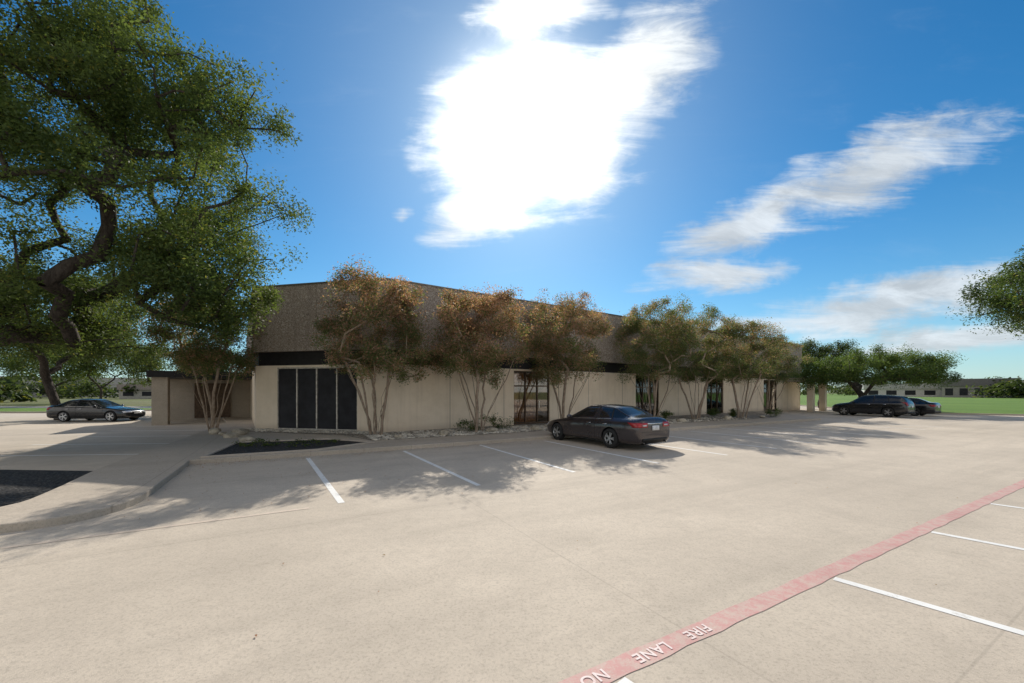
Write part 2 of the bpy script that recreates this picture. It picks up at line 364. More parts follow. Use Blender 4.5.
# ------------------------------------------------------------------ trees
def tubes(name,P,par,rad,mat,parent,k=7):
    idx=[i for i in range(len(P)) if par[i]>=0]; a=P[[par[i] for i in idx]]; b=P[idx]
    ra=np.minimum(rad[[par[i] for i in idx]],rad[idx]*1.35); rb=rad[idx]
    d=b-a; L=np.linalg.norm(d,axis=1,keepdims=True)+1e-6; d/=L
    ref=np.where(np.abs(d[:,2:3])>.9,np.array([[1.,0,0]]),np.array([[0,0,1.]])); x=np.cross(d,ref); x/=np.linalg.norm(x,axis=1,keepdims=True); y=np.cross(d,x)
    th=np.arange(k)*2*np.pi/k; ring=x[:,None,:]*np.cos(th)[None,:,None]+y[:,None,:]*np.sin(th)[None,:,None]
    v0=(a-d*ra[:,None]*.3)[:,None,:]+ring*ra[:,None,None]; v1=(b+d*rb[:,None]*.3)[:,None,:]+ring*rb[:,None,None]
    V=np.concatenate([v0,v1],1).reshape(-1,3); base=np.arange(len(idx))[:,None]*2*k; j=np.arange(k); jn=(j+1)%k
    F=np.stack([base+j,base+jn,base+k+jn,base+k+j],-1).reshape(-1,4)
    return fast_mesh(name,V,F,mat,parent,smooth=True)
def leaves(name,C,sig,n,size,tintf,parent,rg,flat=.8,mat=None):
    m=len(C); per=(n*rg.uniform(.45,1.5,m)).astype(int); ci=np.repeat(np.arange(m),per); T=len(ci)
    s=sig*rg.uniform(.7,1.25,m)[ci][:,None]
    off=rg.normal(size=(T,3)); ln=np.linalg.norm(off,axis=1,keepdims=True); off*=np.minimum(1,2.0/ln)
    tw=rg.normal(size=(m*9,3))*.85; off=off*.62+tw[ci*9+rg.integers(0,9,T)]*.8
    off=off*s*np.array([1,1,flat]); P=C[ci]+off
    nrm=rg.normal(size=(T,3)); nrm[:,2]=np.abs(nrm[:,2])+.4; nrm/=np.linalg.norm(nrm,axis=1,keepdims=True)
    t=np.cross(nrm,rg.normal(size=(T,3))); t/=np.linalg.norm(t,axis=1,keepdims=True)+1e-6; b=np.cross(nrm,t)
    sz=size*rg.uniform(.6,1.3,T)[:,None]
    V=np.stack([P-t*sz,P+b*sz*.42+nrm*sz*.12,P+t*sz,P-b*sz*.42+nrm*sz*.12],1).reshape(-1,3)
    F=np.arange(T*4).reshape(-1,4)
    col=tintf(P,rg.uniform(0,1,m)[ci],rg.uniform(0,1,T)); col=np.repeat(col,4,axis=0)
    return fast_mesh(name,V,F,mat or M_leaf,parent,col=col)
def grow(stems,targets,rg,tip,jit=.12,power=.5):
    P=[];par=[]
    for st in stems:
        prev=-1
        for i,p in enumerate(st):
            if i==0 and P: 
                P.append(np.array(p,float)); par.append(-1); prev=len(P)-1; continue
            P.append(np.array(p,float)); par.append(prev); prev=len(P)-1
    tops=np.array([s[-1] for s in stems]).mean(0)
    order=np.argsort(np.linalg.norm(targets-tops,axis=1)); cnt_tips=[]
    start_ok=len(P)
    for ti in order:
        T=targets[ti]; A_=np.array(P); d=np.linalg.norm(A_-T,axis=1)+np.maximum(0,A_[:,2]-T[2])*1.2
        d[[i for i in range(start_ok) if par[i]==-1]]+=50
        k=int(np.argmin(d)); a=A_[k]; L=np.linalg.norm(T-a); ns=max(1,min(5,int(L/.55))); prev=k
        for s in range(1,ns+1):
            f=s/ns; p=a+(T-a)*f+ (rg.normal(size=3)*jit*L*.5 if s<ns else 0); p=p+np.array([0,0,math.sin(f*math.pi)*L*.06]); P.append(p); par.append(prev); prev=len(P)-1
        cnt_tips.append(prev)
    cnt=np.zeros(len(P)); 
    for i in cnt_tips: cnt[i]+=1
    for i in range(len(P)-1,-1,-1):
        if par[i]>=0: cnt[par[i]]+=cnt[i]
    rad=tip*np.maximum(cnt,1)**power
    return np.array(P),par,rad
def crown(n,c,r,rg,shell=.45,low=-1.0,gap=.0,gs=.35):
    out=[]; c=np.array(c); r=np.array(r); k=0
    while len(out)<n and k<n*60:
        k+=1; d=rg.normal(size=3); d/=np.linalg.norm(d)
        if d[2]<low: continue
        lump=1+.22*mnoise.noise(Vector(d*2.1)+Vector(c*.37)); q=c+d*r*lump*(rg.uniform(shell,1.0)**.6)
        if mnoise.noise(Vector(q*gs)+Vector((5,3,1)))<gap: continue
        out.append(q)
    return np.array(out)
def t_green(dark,light,yel=(.2,.2,.05)):
    dark,light,yel=map(np.array,(dark,light,yel))
    def f(P,c,l):
        a=(c*.6+l*.4)[:,None]; col=dark*(1-a)+light*a; y=(l>.96)[:,None]; return np.where(y,yel,col)
    return f
def oak(name,base,trunk_top,cc,rr,n,nl,seed,size=.055,sig=.42,tip=.016,low=-1,gap=-.12,dark=(.035,.06,.018),light=(.10,.14,.04),shell=.35,stems=None,extra=None,gs=.35):
    rg=np.random.default_rng(seed); e=empty(name,(0,0,0)); base=np.array(base,float); tt=np.array(trunk_top,float)
    T=crown(n,cc,rr,rg,shell,low,gap,gs)
    if extra:
        for (n2,c2,r2) in extra: T=np.concatenate([T,crown(n2,c2,r2,rg,.1,-1,-.3)])
    if stems is None:
        st=[base+(tt-base)*f+rg.normal(size=3)*.06*(0<f<1) for f in np.linspace(0,1,5)]; stems=[st]
    P,par,rad=grow(stems,T,rg,tip); 
    rad[0]*=1.35
    tubes('trunk_and_limbs',P,par,rad,M_bark,e)
    leaves('foliage',T,sig,nl,size,t_green(dark,light),e,rg)
    return e
def crape(name,base,top,width,seed,rust=.6,n=150,nl=340,dead=0):
    rg=np.random.default_rng(seed); e=empty(name); bx,by=base; w=width/2; zl=2.8
    stems=[]; ns=8
    for i in range(ns):
        a=2*math.pi*i/ns+rg.uniform(-.3,.3); r0=.10+.14*rg.uniform(); r1=w*.6*rg.uniform(.35,1.0); h=rg.uniform(2.3,3.1)
        st=[]
        for f in np.linspace(0,1,6):
            r=r0+(r1-r0)*f**1.25; st.append([bx+math.cos(a+.25*f)*r+rg.normal()*.03,by+math.sin(a+.25*f)*r+rg.normal()*.03,.1+(h)*f])
        stems.append(st)
    T=[]
    while len(T)<n:
        f=rg.uniform(0,1)**.95; z=zl+(top-.25-zl)*f; prof=.72+.28*math.sin(min(1,f*1.5)*math.pi/2) ; rr_=w*prof*(1-.5*max(0,f-.65)/.35)
        a=rg.uniform(0,2*math.pi); lump=1+.34*mnoise.noise(Vector((math.cos(a)*1.6,math.sin(a)*1.6,f*2.6+seed*3.1))); r=rr_*lump*rg.uniform(.1,1)**.5; q=np.array([bx+math.cos(a)*r,by+math.sin(a)*r,z+rg.normal()*.2])
        if mnoise.noise(Vector(q*.9)+Vector((seed,0,0)))<-.30: continue
        T.append(q)
    T=np.array(T)
    P,par,rad=grow(stems,T,rg,.0095,.1,.46); tubes('stems_and_branches',P,par,rad,M_crape,e,6)
    rr2=np.random.default_rng(seed+50)
    def tint(P_,c,l):
        hz=np.clip((P_[:,2]-zl)/(top-zl),0,1); a=(c*.5+l*.5)[:,None]
        g=np.array([.095,.125,.05])*(1-a)+np.array([.19,.22,.095])*a; o=np.array([.28,.145,.11])*(1-a)+np.array([.47,.30,.22])*a
        k=(np.clip(rust*(.45+.75*hz)+ (c-.5)*.5,0,1)>rr2.uniform(size=len(l)))[:,None]
        return np.where(k,o,g)
    leaves('foliage',T,.25,nl,.047,tint,e,rg,mat=M_leafc)
    return e
crape('crape_myrtle_tree',(-5.6,16.3),6.6,4.9,1,.60)
crape('crape_myrtle_tree',(-1.5,17.7),6.3,4.7,2,.66)
crape('crape_myrtle_tree',(2.7,20.8),6.8,5.3,3,.60)
crape('crape_myrtle_tree',(8.6,24.2),7.2,5.0,4,.22)
crape('crape_myrtle_tree',(12.1,26.2),7.3,5.0,5,.18)
crape('crape_myrtle_tree',(15.8,27.4),6.8,5.2,6,.28)
crape('crape_myrtle_tree',(-13.7,18.2),6.3,4.6,8,.42)
crape('crape_myrtle_tree',(21.5,33.5),6.6,5.0,9,.2,n=100)
oak('live_oak_tree',(-17.6,12.2,0),(-16.4,12.2,4.2),(-13.9,12.3,8.5),(6.8,4.6,5.7),450,440,21,size=.056,sig=.37,gap=-.11,gs=.5,low=-.8,tip=.018,dark=(.045,.075,.026),light=(.135,.185,.06),extra=[(46,(-9.2,12,5.2),(1.7,2.2,1.3)),(66,(-15,11,11.5),(4.5,3,2.2)),(48,(-15.2,12.5,4.4),(3.2,3,1.3)),(30,(-11,11.5,10.5),(2,2,1.8))])
oak('live_oak_tree',(-30.6,27,0),(-31.5,27,2.6),(-32,27,6.4),(6.4,5,4.4),230,330,22,size=.085,sig=.46,low=-.6,gap=-.12,dark=(.035,.06,.022),light=(.11,.15,.05))
oak('live_oak_tree',(-28.6,34,0),(-28.6,34,2),(-28.4,34,4.2),(3.8,2.8,2.9),90,280,23,size=.08,sig=.42,low=-.7,tip=.014,dark=(.035,.06,.02),light=(.1,.14,.045))
oak('live_oak_tree',(-62,60,0),(-62,60,2.5),(-62,60,6.4),(8,6,4.6),90,260,24,size=.16,sig=.8,low=-.5)
oak('live_oak_tree',(-44,62,0),(-44,62,2.5),(-44,62,5),(6,5,3.2),60,240,25,size=.16,sig=.7,low=-.5)
oak('live_oak_tree',(-76,66,0),(-76,66,2.5),(-76,66,6),(9,6,4.2),80,240,31,size=.16,sig=.8,low=-.5)
oak('live_oak_tree',(31.0,20,0),(31.0,20,3.5),(31.0,20,7.4),(5.8,4.5,3.4),230,450,26,size=.065,sig=.40,low=-.6,gap=-.25,dark=(.03,.058,.02),light=(.09,.135,.04))
oak('live_oak_tree',(32.0,36.8,.1),(32.4,36.8,1.5),(33,36.8,3.6),(6.3,4.5,2.1),210,400,27,size=.072,sig=.40,low=-.5,tip=.019,gap=-.25,dark=(.045,.08,.027),light=(.13,.195,.055))
oak('live_oak_tree',(36,46.5,.1),(36,46.5,2),(36,46.5,4.9),(4.2,3.4,2.7),110,320,28,size=.09,sig=.45,low=-.7,dark=(.025,.05,.018),light=(.07,.1,.03))
rg=np.random.default_rng(99); Cc=[]
for az,dd,hh,ww,nn in [(-60,210,9,40,26),(-52,180,7,50,30),(-48.5,230,7,30,26),(-43,260,9,60,40),(46,260,8,50,30),(52,300,7,60,30),(60,300,8,60,20),(40,300,8,70,40),(-56,120,6,18,20),(46,330,9,70,30),(52.0,190,4.5,16,14)]:
    cx=dd*math.sin(R(az)); cy=dd*math.cos(R(az))
    for i in range(nn*2): Cc.append((cx+rg.normal()*ww*.4*math.cos(R(az)),cy+rg.normal()*ww*.25,abs(rg.normal())*hh*.33+1.2))
leaves('distant_trees',np.array(Cc),1.5,110,.62,t_green((.03,.05,.02),(.08,.11,.04)),None,rg)

# ------------------------------------------------------------------ shrubs, stones, litter
def rocks(name,pts,sizes,mat,rg,sub=1):
    bm=bmesh.new(); bmesh.ops.create_icosphere(bm,subdivisions=sub,radius=1); BV=np.array([q.co[:] for q in bm.verts]); BF=np.array([[w.index for w in f.verts] for f in bm.faces]); bm.free()
    Vs=[];Fs=[];k=0
    for p,s in zip(pts,sizes):
        q=BV*(1+rg.normal(size=(len(BV),1))*.1)*np.array([s*rg.uniform(.8,1.4),s*rg.uniform(.7,1.1),s*rg.uniform(.45,.75)]); a=rg.uniform(0,6.3); c,s_=math.cos(a),math.sin(a)
        q=q@np.array([[c,s_,0],[-s_,c,0],[0,0,1]])+np.array(p); Vs.append(q); Fs.append(BF+k); k+=len(BV)
    return fast_mesh(name,np.concatenate(Vs),np.concatenate(Fs),mat,smooth=True)
rg=np.random.default_rng(5); pts=[];sz=[]
for i in range(3400):
    t=rg.uniform(2.4,29)*rg.uniform(.3,1); o=2.35+rg.uniform(0,1)**1.3*2.6; x,y=row(max(t,2.3),o)
    pts.append((x,y,.14)); sz.append(rg.uniform(.03,.075))
for i in range(700):
    f=rg.uniform(); p=A.lerp(B,f)+Vector((-.2155,-.977))*rg.uniform(.05,1.0); pts.append((p.x,p.y,.14)); sz.append(rg.uniform(.03,.075))
rocks('river_stones',pts,sz,M_stones,rg)
bp=[(-12.6,16.9,.22),(-12.0,16.5,.18),(-11.4,16.6,.2),(-11.0,15.6,.16),(-9.7,14.6,.15)]+[(*row(t,o),.2) for t,o in ((3.2,2.6),(5.1,2.7),(7.4,3.0),(9.6,2.7),(12.6,2.8),(15,2.9),(19.8,2.7),(24.2,2.7),(28,2.6))]
for i,p in enumerate(bp): rocks('boulder',[p],[rg.uniform(.16,.32)],M_stone,rg,2)
def shrub(x,y,r,seed,h=.5):
    rg=np.random.default_rng(seed); C=np.array([[x+rg.normal()*r*.5,y+rg.normal()*r*.5,.15+rg.uniform(.1,h)] for _ in range(10)])
    leaves('shrub',C,.13,150,.035,t_green((.03,.06,.015),(.1,.15,.04)),None,rg)
for i,(t,o) in enumerate(((6.6,3.8),(8.2,4.0),(20.3,4.4),(26,5),(27.5,4.2),(30,3))): x,y=row(t,o); shrub(x,y,.5,60+i)
rg=np.random.default_rng(12); C=[]
for i in range(26):
    C.append((rg.uniform(-9.2,-6.0),rg.uniform(12.6,14.3),.18))
leaves('ground_cover_plants',np.array(C),.1,28,.04,t_green((.04,.07,.02),(.12,.15,.05)),None,rg,flat=.3)
# fallen leaves
rg=np.random.default_rng(14); T=2600
tt=rg.uniform(-4,30,T); oo=np.where(rg.uniform(size=T)<.7,.3-np.abs(rg.normal(size=T))*.35,rg.uniform(-5,2.2,T))
P=np.array([row(a,b) for a,b in zip(tt,oo)]); extra=np.c_[rg.uniform(-8,10,34),rg.uniform(2.2,9,34)]; P=np.concatenate([P,extra]); T=len(P); zz=np.full(T,.012)
zz[:len(tt)][oo>.38]=.135
a=rg.uniform(0,6.3,T); s=rg.uniform(.010,.024,T); ca,sa=np.cos(a)*s,np.sin(a)*s
V=np.stack([np.c_[P[:,0]-ca,P[:,1]-sa,zz],np.c_[P[:,0]+sa*.5,P[:,1]-ca*.5,zz+.006],np.c_[P[:,0]+ca,P[:,1]+sa,zz],np.c_[P[:,0]-sa*.5,P[:,1]+ca*.5,zz+.004]],1).reshape(-1,3)
l=rg.uniform(size=(T,1)); col=np.repeat(np.array([.3,.09,.05])*l+np.array([.22,.16,.07])*(1-l),4,axis=0)
fast_mesh('fallen_leaves',V,np.arange(T*4).reshape(-1,4),M_leaf,None,col=col)

# ------------------------------------------------------------------ cars
SEDAN=[ # x, zb, w, zbelt, wg, wr, zt
(0.00,.34,.60,.56,.50,.40,.62),(0.10,.22,.78,.64,.66,.55,.72),(0.40,.17,.88,.74,.76,.62,.80),(0.95,.17,.915,.83,.80,.66,.89),(1.38,.17,.92,.88,.82,.70,.95),
(1.50,.17,.92,.90,.82,.72,.99),(2.28,.17,.92,.93,.82,.60,1.41),(2.40,.17,.92,.935,.82,.59,1.435),(2.95,.17,.92,.95,.82,.58,1.465),(3.05,.17,.92,.95,.82,.58,1.465),
(3.62,.17,.92,.97,.81,.56,1.42),(3.74,.17,.92,.975,.80,.57,1.40),(4.28,.18,.91,1.0,.76,.60,1.13),(4.40,.18,.90,1.0,.75,.62,1.10),(4.72,.20,.86,.98,.70,.58,1.09),(4.80,.24,.82,.92,.66,.56,1.04),(4.86,.32,.76,.82,.60,.5,.90)]
SUV=[(0.00,.36,.62,.66,.52,.42,.76),(0.10,.24,.80,.76,.68,.56,.88),(0.40,.2,.90,.88,.78,.64,.98),(0.95,.2,.93,.96,.82,.68,1.05),(1.20,.2,.94,1.0,.84,.72,1.1),
(1.32,.2,.94,1.02,.84,.74,1.14),(1.95,.2,.94,1.06,.84,.64,1.62),(2.1,.2,.94,1.07,.84,.63,1.65),(2.75,.2,.94,1.08,.84,.62,1.69),(2.85,.2,.94,1.08,.84,.62,1.69),
(3.6,.2,.94,1.1,.83,.62,1.66),(3.75,.2,.94,1.1,.82,.62,1.65),(4.3,.2,.93,1.12,.80,.62,1.58),(4.40,.2,.92,1.12,.79,.62,1.55),(4.62,.22,.9,1.1,.77,.64,1.22),(4.70,.26,.86,1.0,.72,.6,1.1),(4.78,.36,.8,.82,.62,.5,.92)]
def body_mesh(ST,suv):
    V=[];F=[];fm=[]
    for (x,zb,w,zbe,wg,wr,zt) in ST:
        half=[(0,zb),(w*.84,zb),(w*.985,zb+.10),(w,zb+(zbe-zb)*.55),(w*.985,zbe-.05),(wg,zbe+.015),(wr,zt-.035),(wr*.55,zt-.008),(0,zt)]
        loop=[(x,-a,b) for a,b in half]+[(x,a,b) for a,b in half[-2:0:-1]]
        V+=loop
    n=16
    for i in range(len(ST)-1):
        for j in range(n):
            k=j if j<8 else 15-j
            mat=0
            if k==0: mat=2
            if k==5 and 5<=i<=(12 if suv else 11) and i not in (8,): mat=1
            if k in (6,7) and (i==5 or i==(13 if suv else 11)): mat=1
            F.append([i*n+j,i*n+(j+1)%n,(i+1)*n+(j+1)%n,(i+1)*n+j]); fm.append(mat)
    F.append(list(range(n))[::-1]); fm.append(0); F.append([ (len(ST)-1)*n+j for j in range(n)]); fm.append(0)
    return V,F,fm
def car(name,loc,rot,paint_,ST,suv=False):
    e=empty(name); V,F,fm=body_mesh(ST,suv); Lc=ST[-1][0]/2; V=[(x-Lc,y,z) for x,y,z in V]
    o=mesh_obj('body',V,F,[paint_,M_cglass,M_black],e,fm,True)
    bm=bmesh.new(); bm.from_mesh(o.data); bmesh.ops.recalc_face_normals(bm,faces=bm.faces); bm.to_mesh(o.data); bm.free()
    s=o.modifiers.new('s','SUBSURF'); s.levels=2; s.render_levels=2
    wx=[(.93-Lc),((3.71 if not suv else 3.66)-Lc)]; wr_=.335 if not suv else .37
    bm=bmesh.new()
    for x in wx:
        for sy in (-1,1):
            bmesh.ops.create_cone(bm,segments=40,radius1=wr_+.045,radius2=wr_+.045,depth=.5,cap_ends=True,matrix=Matrix.Translation((x,sy*.86,wr_+.01))@Matrix.Rotation(math.pi/2,4,'X'))
    me=bpy.data.meshes.new('cut'); bm.to_mesh(me); bm.free(); me.materials.append(paint_); me.materials.append(M_cglass); me.materials.append(M_black); me.polygons.foreach_set('material_index',[2]*len(me.polygons))
    co=link(bpy.data.objects.new('cut',me)); b=o.modifiers.new('b','BOOLEAN'); b.object=co; b.operation='DIFFERENCE'; b.solver='EXACT'
    bpy.context.view_layer.update(); dg=bpy.context.evaluated_depsgraph_get(); nm=bpy.data.meshes.new_from_object(o.evaluated_get(dg)); o.modifiers.clear(); o.data=nm; bpy.data.objects.remove(co)
    nm.polygons.foreach_set('use_smooth',[True]*len(nm.polygons))
    es=o.modifiers.new('e','EDGE_SPLIT'); es.split_angle=R(38)
    bvh=BVHTree.FromPolygons([q.co for q in nm.vertices],[list(p.vertices) for p in nm.polygons])
    def tube(nm_,pts,r,mat,cyc=False):
        cu=bpy.data.curves.new(nm_,'CURVE'); cu.dimensions='3D'; cu.bevel_depth=r; cu.bevel_resolution=2; sp=cu.splines.new('POLY'); sp.points.add(len(pts)-1)
        for i,p in enumerate(pts): sp.points[i].co=(*p,1)
        sp.use_cyclic_u=cyc; cu.materials.append(mat); return link(bpy.data.objects.new(nm_,cu),e)
    def snap(p,off=0.0):
        q,nn,_,_=bvh.find_nearest(Vector(p)); return q+nn*off
    def dens(pts,n=8):
        out=[]
        for a,b in zip(pts[:-1],pts[1:]):
            for i in range(n): out.append(Vector(a).lerp(Vector(b),i/n))
        return out+[Vector(pts[-1])]
    last=13 if not suv else 14
    for sy in (-1,1):
        rail=[(S[0]-Lc,sy*S[5],S[6]-.03) for S in ST[5:last]]
        tube('roof_pillar_line',[snap(p,-.004) for p in dens(rail)],.024,paint_)
        belt=[(S[0]-Lc,sy*(S[4]),S[3]+.01) for S in ST[5:last-1]]
        tube('belt_moulding',[snap(p,.002) for p in dens(belt)],.011,M_chrome if not suv else M_black)
        S=ST[8]; tube('door_pillar',[snap(p,0) for p in dens([(S[0]+.05-Lc,sy*S[4],S[3]),(S[0]+.05-Lc,sy*S[5],S[6]-.04)])],.03,M_black)
        S=ST[10]; tube('door_pillar',[snap(p,0) for p in dens([(S[0]+.12-Lc,sy*S[4],S[3]),(S[0]-.02-Lc,sy*S[5],S[6]-.04)])],.022,M_black)
        for xx in (ST[5][0]-.1,ST[8][0]+.05,ST[10][0]+.15):
            ps=[]
            for i in range(14):
                z=.24+i*(ST[8][3]-.27)/13
                h=bvh.ray_cast(Vector((xx-Lc,sy*2,z)),Vector((0,-sy,0)))
                if h[0]: ps.append(h[0]+Vector((0,sy*.0005,0)))
            if len(ps)>2: tube('door_seam',ps,.006,M_black)
        ps=[]
        for i in range(24):
            x=1.35+i*2.1/23-Lc; h=bvh.ray_cast(Vector((x,sy*2,.25)),Vector((0,-sy,0)))
            if h[0]: ps.append(h[0])
        tube('sill_trim',ps,.018,M_black)
        for xx in (ST[8][0]-.22,ST[10][0]-.12):
            h=bvh.ray_cast(Vector((xx-Lc,sy*2,ST[8][3]-.13)),Vector((0,-sy,0)))[0]
            if h: tube('door_handle',[h+Vector((-.09,sy*.02,0)),h+Vector((-.07,sy*.035,0)),h+Vector((.07,sy*.035,0)),h+Vector((.09,sy*.02,0))],.013,M_chrome)
        bm=bmesh.new(); bmesh.ops.create_uvsphere(bm,u_segments=14,v_segments=9,radius=1,matrix=Matrix.Translation((1.78-Lc-(.2 if suv else 0),sy*1.0,ST[5][3]+.09))@Matrix.Diagonal((.07,.12,.075,1)))
        bmesh.ops.create_cube(bm,size=1,matrix=Matrix.Translation((1.76-Lc-(.2 if suv else 0),sy*.9,ST[5][3]+.04))@Matrix.Diagonal((.05,.14,.035,1)))
        me=bpy.data.meshes.new('mirror'); bm.to_mesh(me); bm.free(); me.materials.append(paint_); me.polygons.foreach_set('use_smooth',[True]*len(me.polygons)); link(bpy.data.objects.new('side_mirror',me),e)
    def patch(nm_,us,vs,mat,off=.006,sgn=1):
        VV=[];FF=[];nu,nv=len(us),len(vs)
        for a in us:
            for b in vs:
                h=bvh.ray_cast(Vector((sgn*4,a,b)),Vector((-sgn,0,0)))
                q=h[0]; nn=h[1]
                if q is None: q=Vector((sgn*Lc,a,b)); nn=Vector((sgn,0,0))
                VV.append(q+nn*off)
        for i in range(nu-1):
            for j in range(nv-1): FF.append([i*nv+j,(i+1)*nv+j,(i+1)*nv+j+1,i*nv+j+1])
        ob=mesh_obj(nm_,VV,FF,mat,e,None,True); so=ob.modifiers.new('so','SOLIDIFY'); so.thickness=.012; so.offset=0; return ob
    for sy in (-1,1):
        if suv:
            patch('tail_light',[sy*y for y in np.linspace(.6,.83,7)],list(np.linspace(.88,1.12,6)),M_tail)
        else:
            patch('tail_light',[sy*y for y in np.linspace(.38,.86,14)],list(np.linspace(.76,.91,6)),M_tail)
            patch('reverse_light',[sy*y for y in np.linspace(.44,.62,6)],[.80,.82,.84],M_lens,.016)
        patch('head_light',[sy*y for y in np.linspace(.42,.8,10)],list(np.linspace(.56,.66,5)),M_lens,sgn=-1)
    patch('trunk_trim',list(np.linspace(-.38,.38,8)),[.865,.88,.89] if not suv else [.98,1.0,1.015],M_chrome,.008)
    patch('licence_plate',[-.17,-.06,.06,.17],[.66,.73,.81] if not suv else [.72,.8,.88],M_plate,.015)
    patch('lower_bumper',list(np.linspace(-.62,.62,14)),[.31,.36,.40],M_black,.01)
    patch('bumper_seam',list(np.linspace(-.66,.66,14)),[.605,.612],M_black,.006)
    patch('front_grille',list(np.linspace(-.36,.36,8)),[.42,.48,.54],M_black,.01,sgn=-1)
    for sy in (-1,1): tube('exhaust_tip',[Vector((Lc-.14,sy*.5,.27)),Vector((Lc-.0,sy*.5,.27))],.035,M_chrome)
    for x in wx:
        for sy in (-1,1):
            we=bpy.data.objects.new('wheel',None); link(we,e); we.location=(x,sy*.815,wr_)
            prof=[(.62,-.10),(.9,-.112),(.98,-.09),(1.0,-.05),(1.0,.05),(.98,.09),(.9,.112),(.66,.10)]
            k=36; VV=[];FF=[]
            for i in range(k):
                th=2*math.pi*i/k
                for r,y in prof: VV.append((r*wr_*math.cos(th),y,r*wr_*math.sin(th)))
            npf=len(prof)
            for i in range(k):
                for j in range(npf-1): FF.append([i*npf+j,((i+1)%k)*npf+j,((i+1)%k)*npf+j+1,i*npf+j+1])
            mesh_obj('tyre',VV,FF,M_tyre,we,None,True)
            bm=bmesh.new()
            R1=wr_*.70
            bmesh.ops.create_cone(bm,segments=32,radius1=R1,radius2=R1,depth=.02,cap_ends=True,matrix=Matrix.Translation((0,sy*.02,0))@Matrix.Rotation(math.pi/2,4,'X'))
            me=bpy.data.meshes.new('d'); bm.to_mesh(me); bm.free(); me.materials.append(M_black); link(bpy.data.objects.new('brake_disc',me),we)
            bm=bmesh.new()
            for i in range(10):
                a=2*math.pi*(i//2)/5+(.17 if i%2 else -.17)
                bmesh.ops.create_cube(bm,size=1,matrix=Matrix.Rotation(a,4,'Y')@Matrix.Translation((R1*.52,sy*.085,0))@Matrix.Diagonal((R1*.95,.025,.034,1)))
            bmesh.ops.create_cone(bm,segments=20,radius1=.055,radius2=.045,depth=.05,cap_ends=True,matrix=Matrix.Translation((0,sy*.085,0))@Matrix.Rotation(math.pi/2,4,'X'))
            me=bpy.data.meshes.new('s'); bm.to_mesh(me); bm.free(); me.materials.append(M_rim); link(bpy.data.objects.new('rim_spokes',me),we)
            VV=[];FF=[]
            for i in range(k):
                th=2*math.pi*i/k
                for r,y in ((R1*.93,.0),(R1*.95,.1),(R1*1.02,.104),(R1*1.03,.06)): VV.append((r*math.cos(th),sy*y,r*math.sin(th)))
            for i in range(k):
                for j in range(3): FF.append([i*4+j,((i+1)%k)*4+j,((i+1)%k)*4+j+1,i*4+j+1])
            mesh_obj('rim_ring',VV,FF,M_rim,we,None,True)
    e.location=(*loc,0); e.rotation_euler=(0,0,rot); return e
car('sedan_car',(3.35,15.0),R(-57),M_paint1,SEDAN)
car('sedan_car',(-27.2,26.2),R(184),M_paint2,SEDAN)
car('suv_car',(28.5,31.6),R(-60),M_paint2,SUV,True)
car('sedan_car',(31.9,33.0),R(-60),M_paint2,SEDAN)

# ------------------------------------------------------------------ distant buildings
def warehouse(name,cx,cy,w,d,h,rot,wallc,bandc,nwin):
    e=empty(name,(cx,cy,0),rot); mw=simple(name+'_wall',wallc,.8); mb=simple(name+'_band',bandc,.7)
    def bx(nm,x0,x1,y0,y1,z0,z1,m):
        V=[(x,y,z) for z in (z0,z1) for x,y in ((x0,y0),(x1,y0),(x1,y1),(x0,y1))]
        return mesh_obj(nm,V,[[3,2,1,0],[4,5,6,7],[0,1,5,4],[1,2,6,5],[2,3,7,6],[3,0,4,7]],m,e)
    bx('walls',-w/2,w/2,0,d,0,h*.62,mw); bx('roof_band',-w/2-.3,w/2+.3,-.4,d+.3,h*.62,h,mb)
    for i in range(nwin):
        x=-w/2+(i+.5)*w/nwin; bx('window',x-w/nwin*.28,x+w/nwin*.28,-.06,.05,.8,h*.5,M_screen)
warehouse('low_office_building',150,128,16,16,6.2,R(-48),(.30,.27,.25),(.16,.145,.14),5)
warehouse('warehouse_building',150,150,26,20,5,R(-35),(.55,.52,.48),(.42,.4,.38),5)
warehouse('warehouse_building',-165,150,50,20,7.5,R(30),(.55,.53,.5),(.42,.4,.38),10)
warehouse('warehouse_building',-100,112,16,12,4.0,R(25),(.4,.37,.32),(.3,.25,.22),4)

# ------------------------------------------------------------------ sun + sky
S=Vector((.015,1,.665)).normalized()
L=bpy.data.lights.new('sun','SUN'); L.energy=5; L.angle=R(.53); L.color=(1,.94,.85)
lo=link(bpy.data.objects.new('sun',L)); lo.rotation_euler=S.to_track_quat('Z','Y').to_euler()
w=bpy.data.worlds.new('World'); scene.world=w; w.use_nodes=True; t=NT(w.node_tree); t.n.clear()
out=t.add('ShaderNodeOutputWorld'); bg=t.add('ShaderNodeBackground'); t.l.new(bg.outputs[0],out.inputs[0])
sky=t.add('ShaderNodeTexSky',sky_type='NISHITA'); sky.sun_disc=False; sky.sun_elevation=math.asin(S.z); sky.sun_rotation=math.atan2(S.x,S.y); sky.air_density=1.0; sky.dust_density=.25; sky.ozone_density=3.5
g=t.add('ShaderNodeTexCoord').outputs['Generated']; sp=t.add('ShaderNodeSeparateXYZ'); t.l.new(g,sp.inputs[0])
yy=t.math('MAXIMUM',sp.outputs[1],.05); U=t.math('DIVIDE',sp.outputs[0],yy); Vv=t.math('DIVIDE',sp.outputs[2],yy)
cb=t.add('ShaderNodeCombineXYZ'); t.l.new(U,cb.inputs[0]); t.l.new(Vv,cb.inputs[1]); uv=cb.outputs[0]
wn=t.add('ShaderNodeTexNoise'); t.l.new(uv,wn.inputs['Vector']); wn.inputs['Scale'].default_value=3.2; wn.inputs['Detail'].default_value=5; wn.inputs['Roughness'].default_value=.6
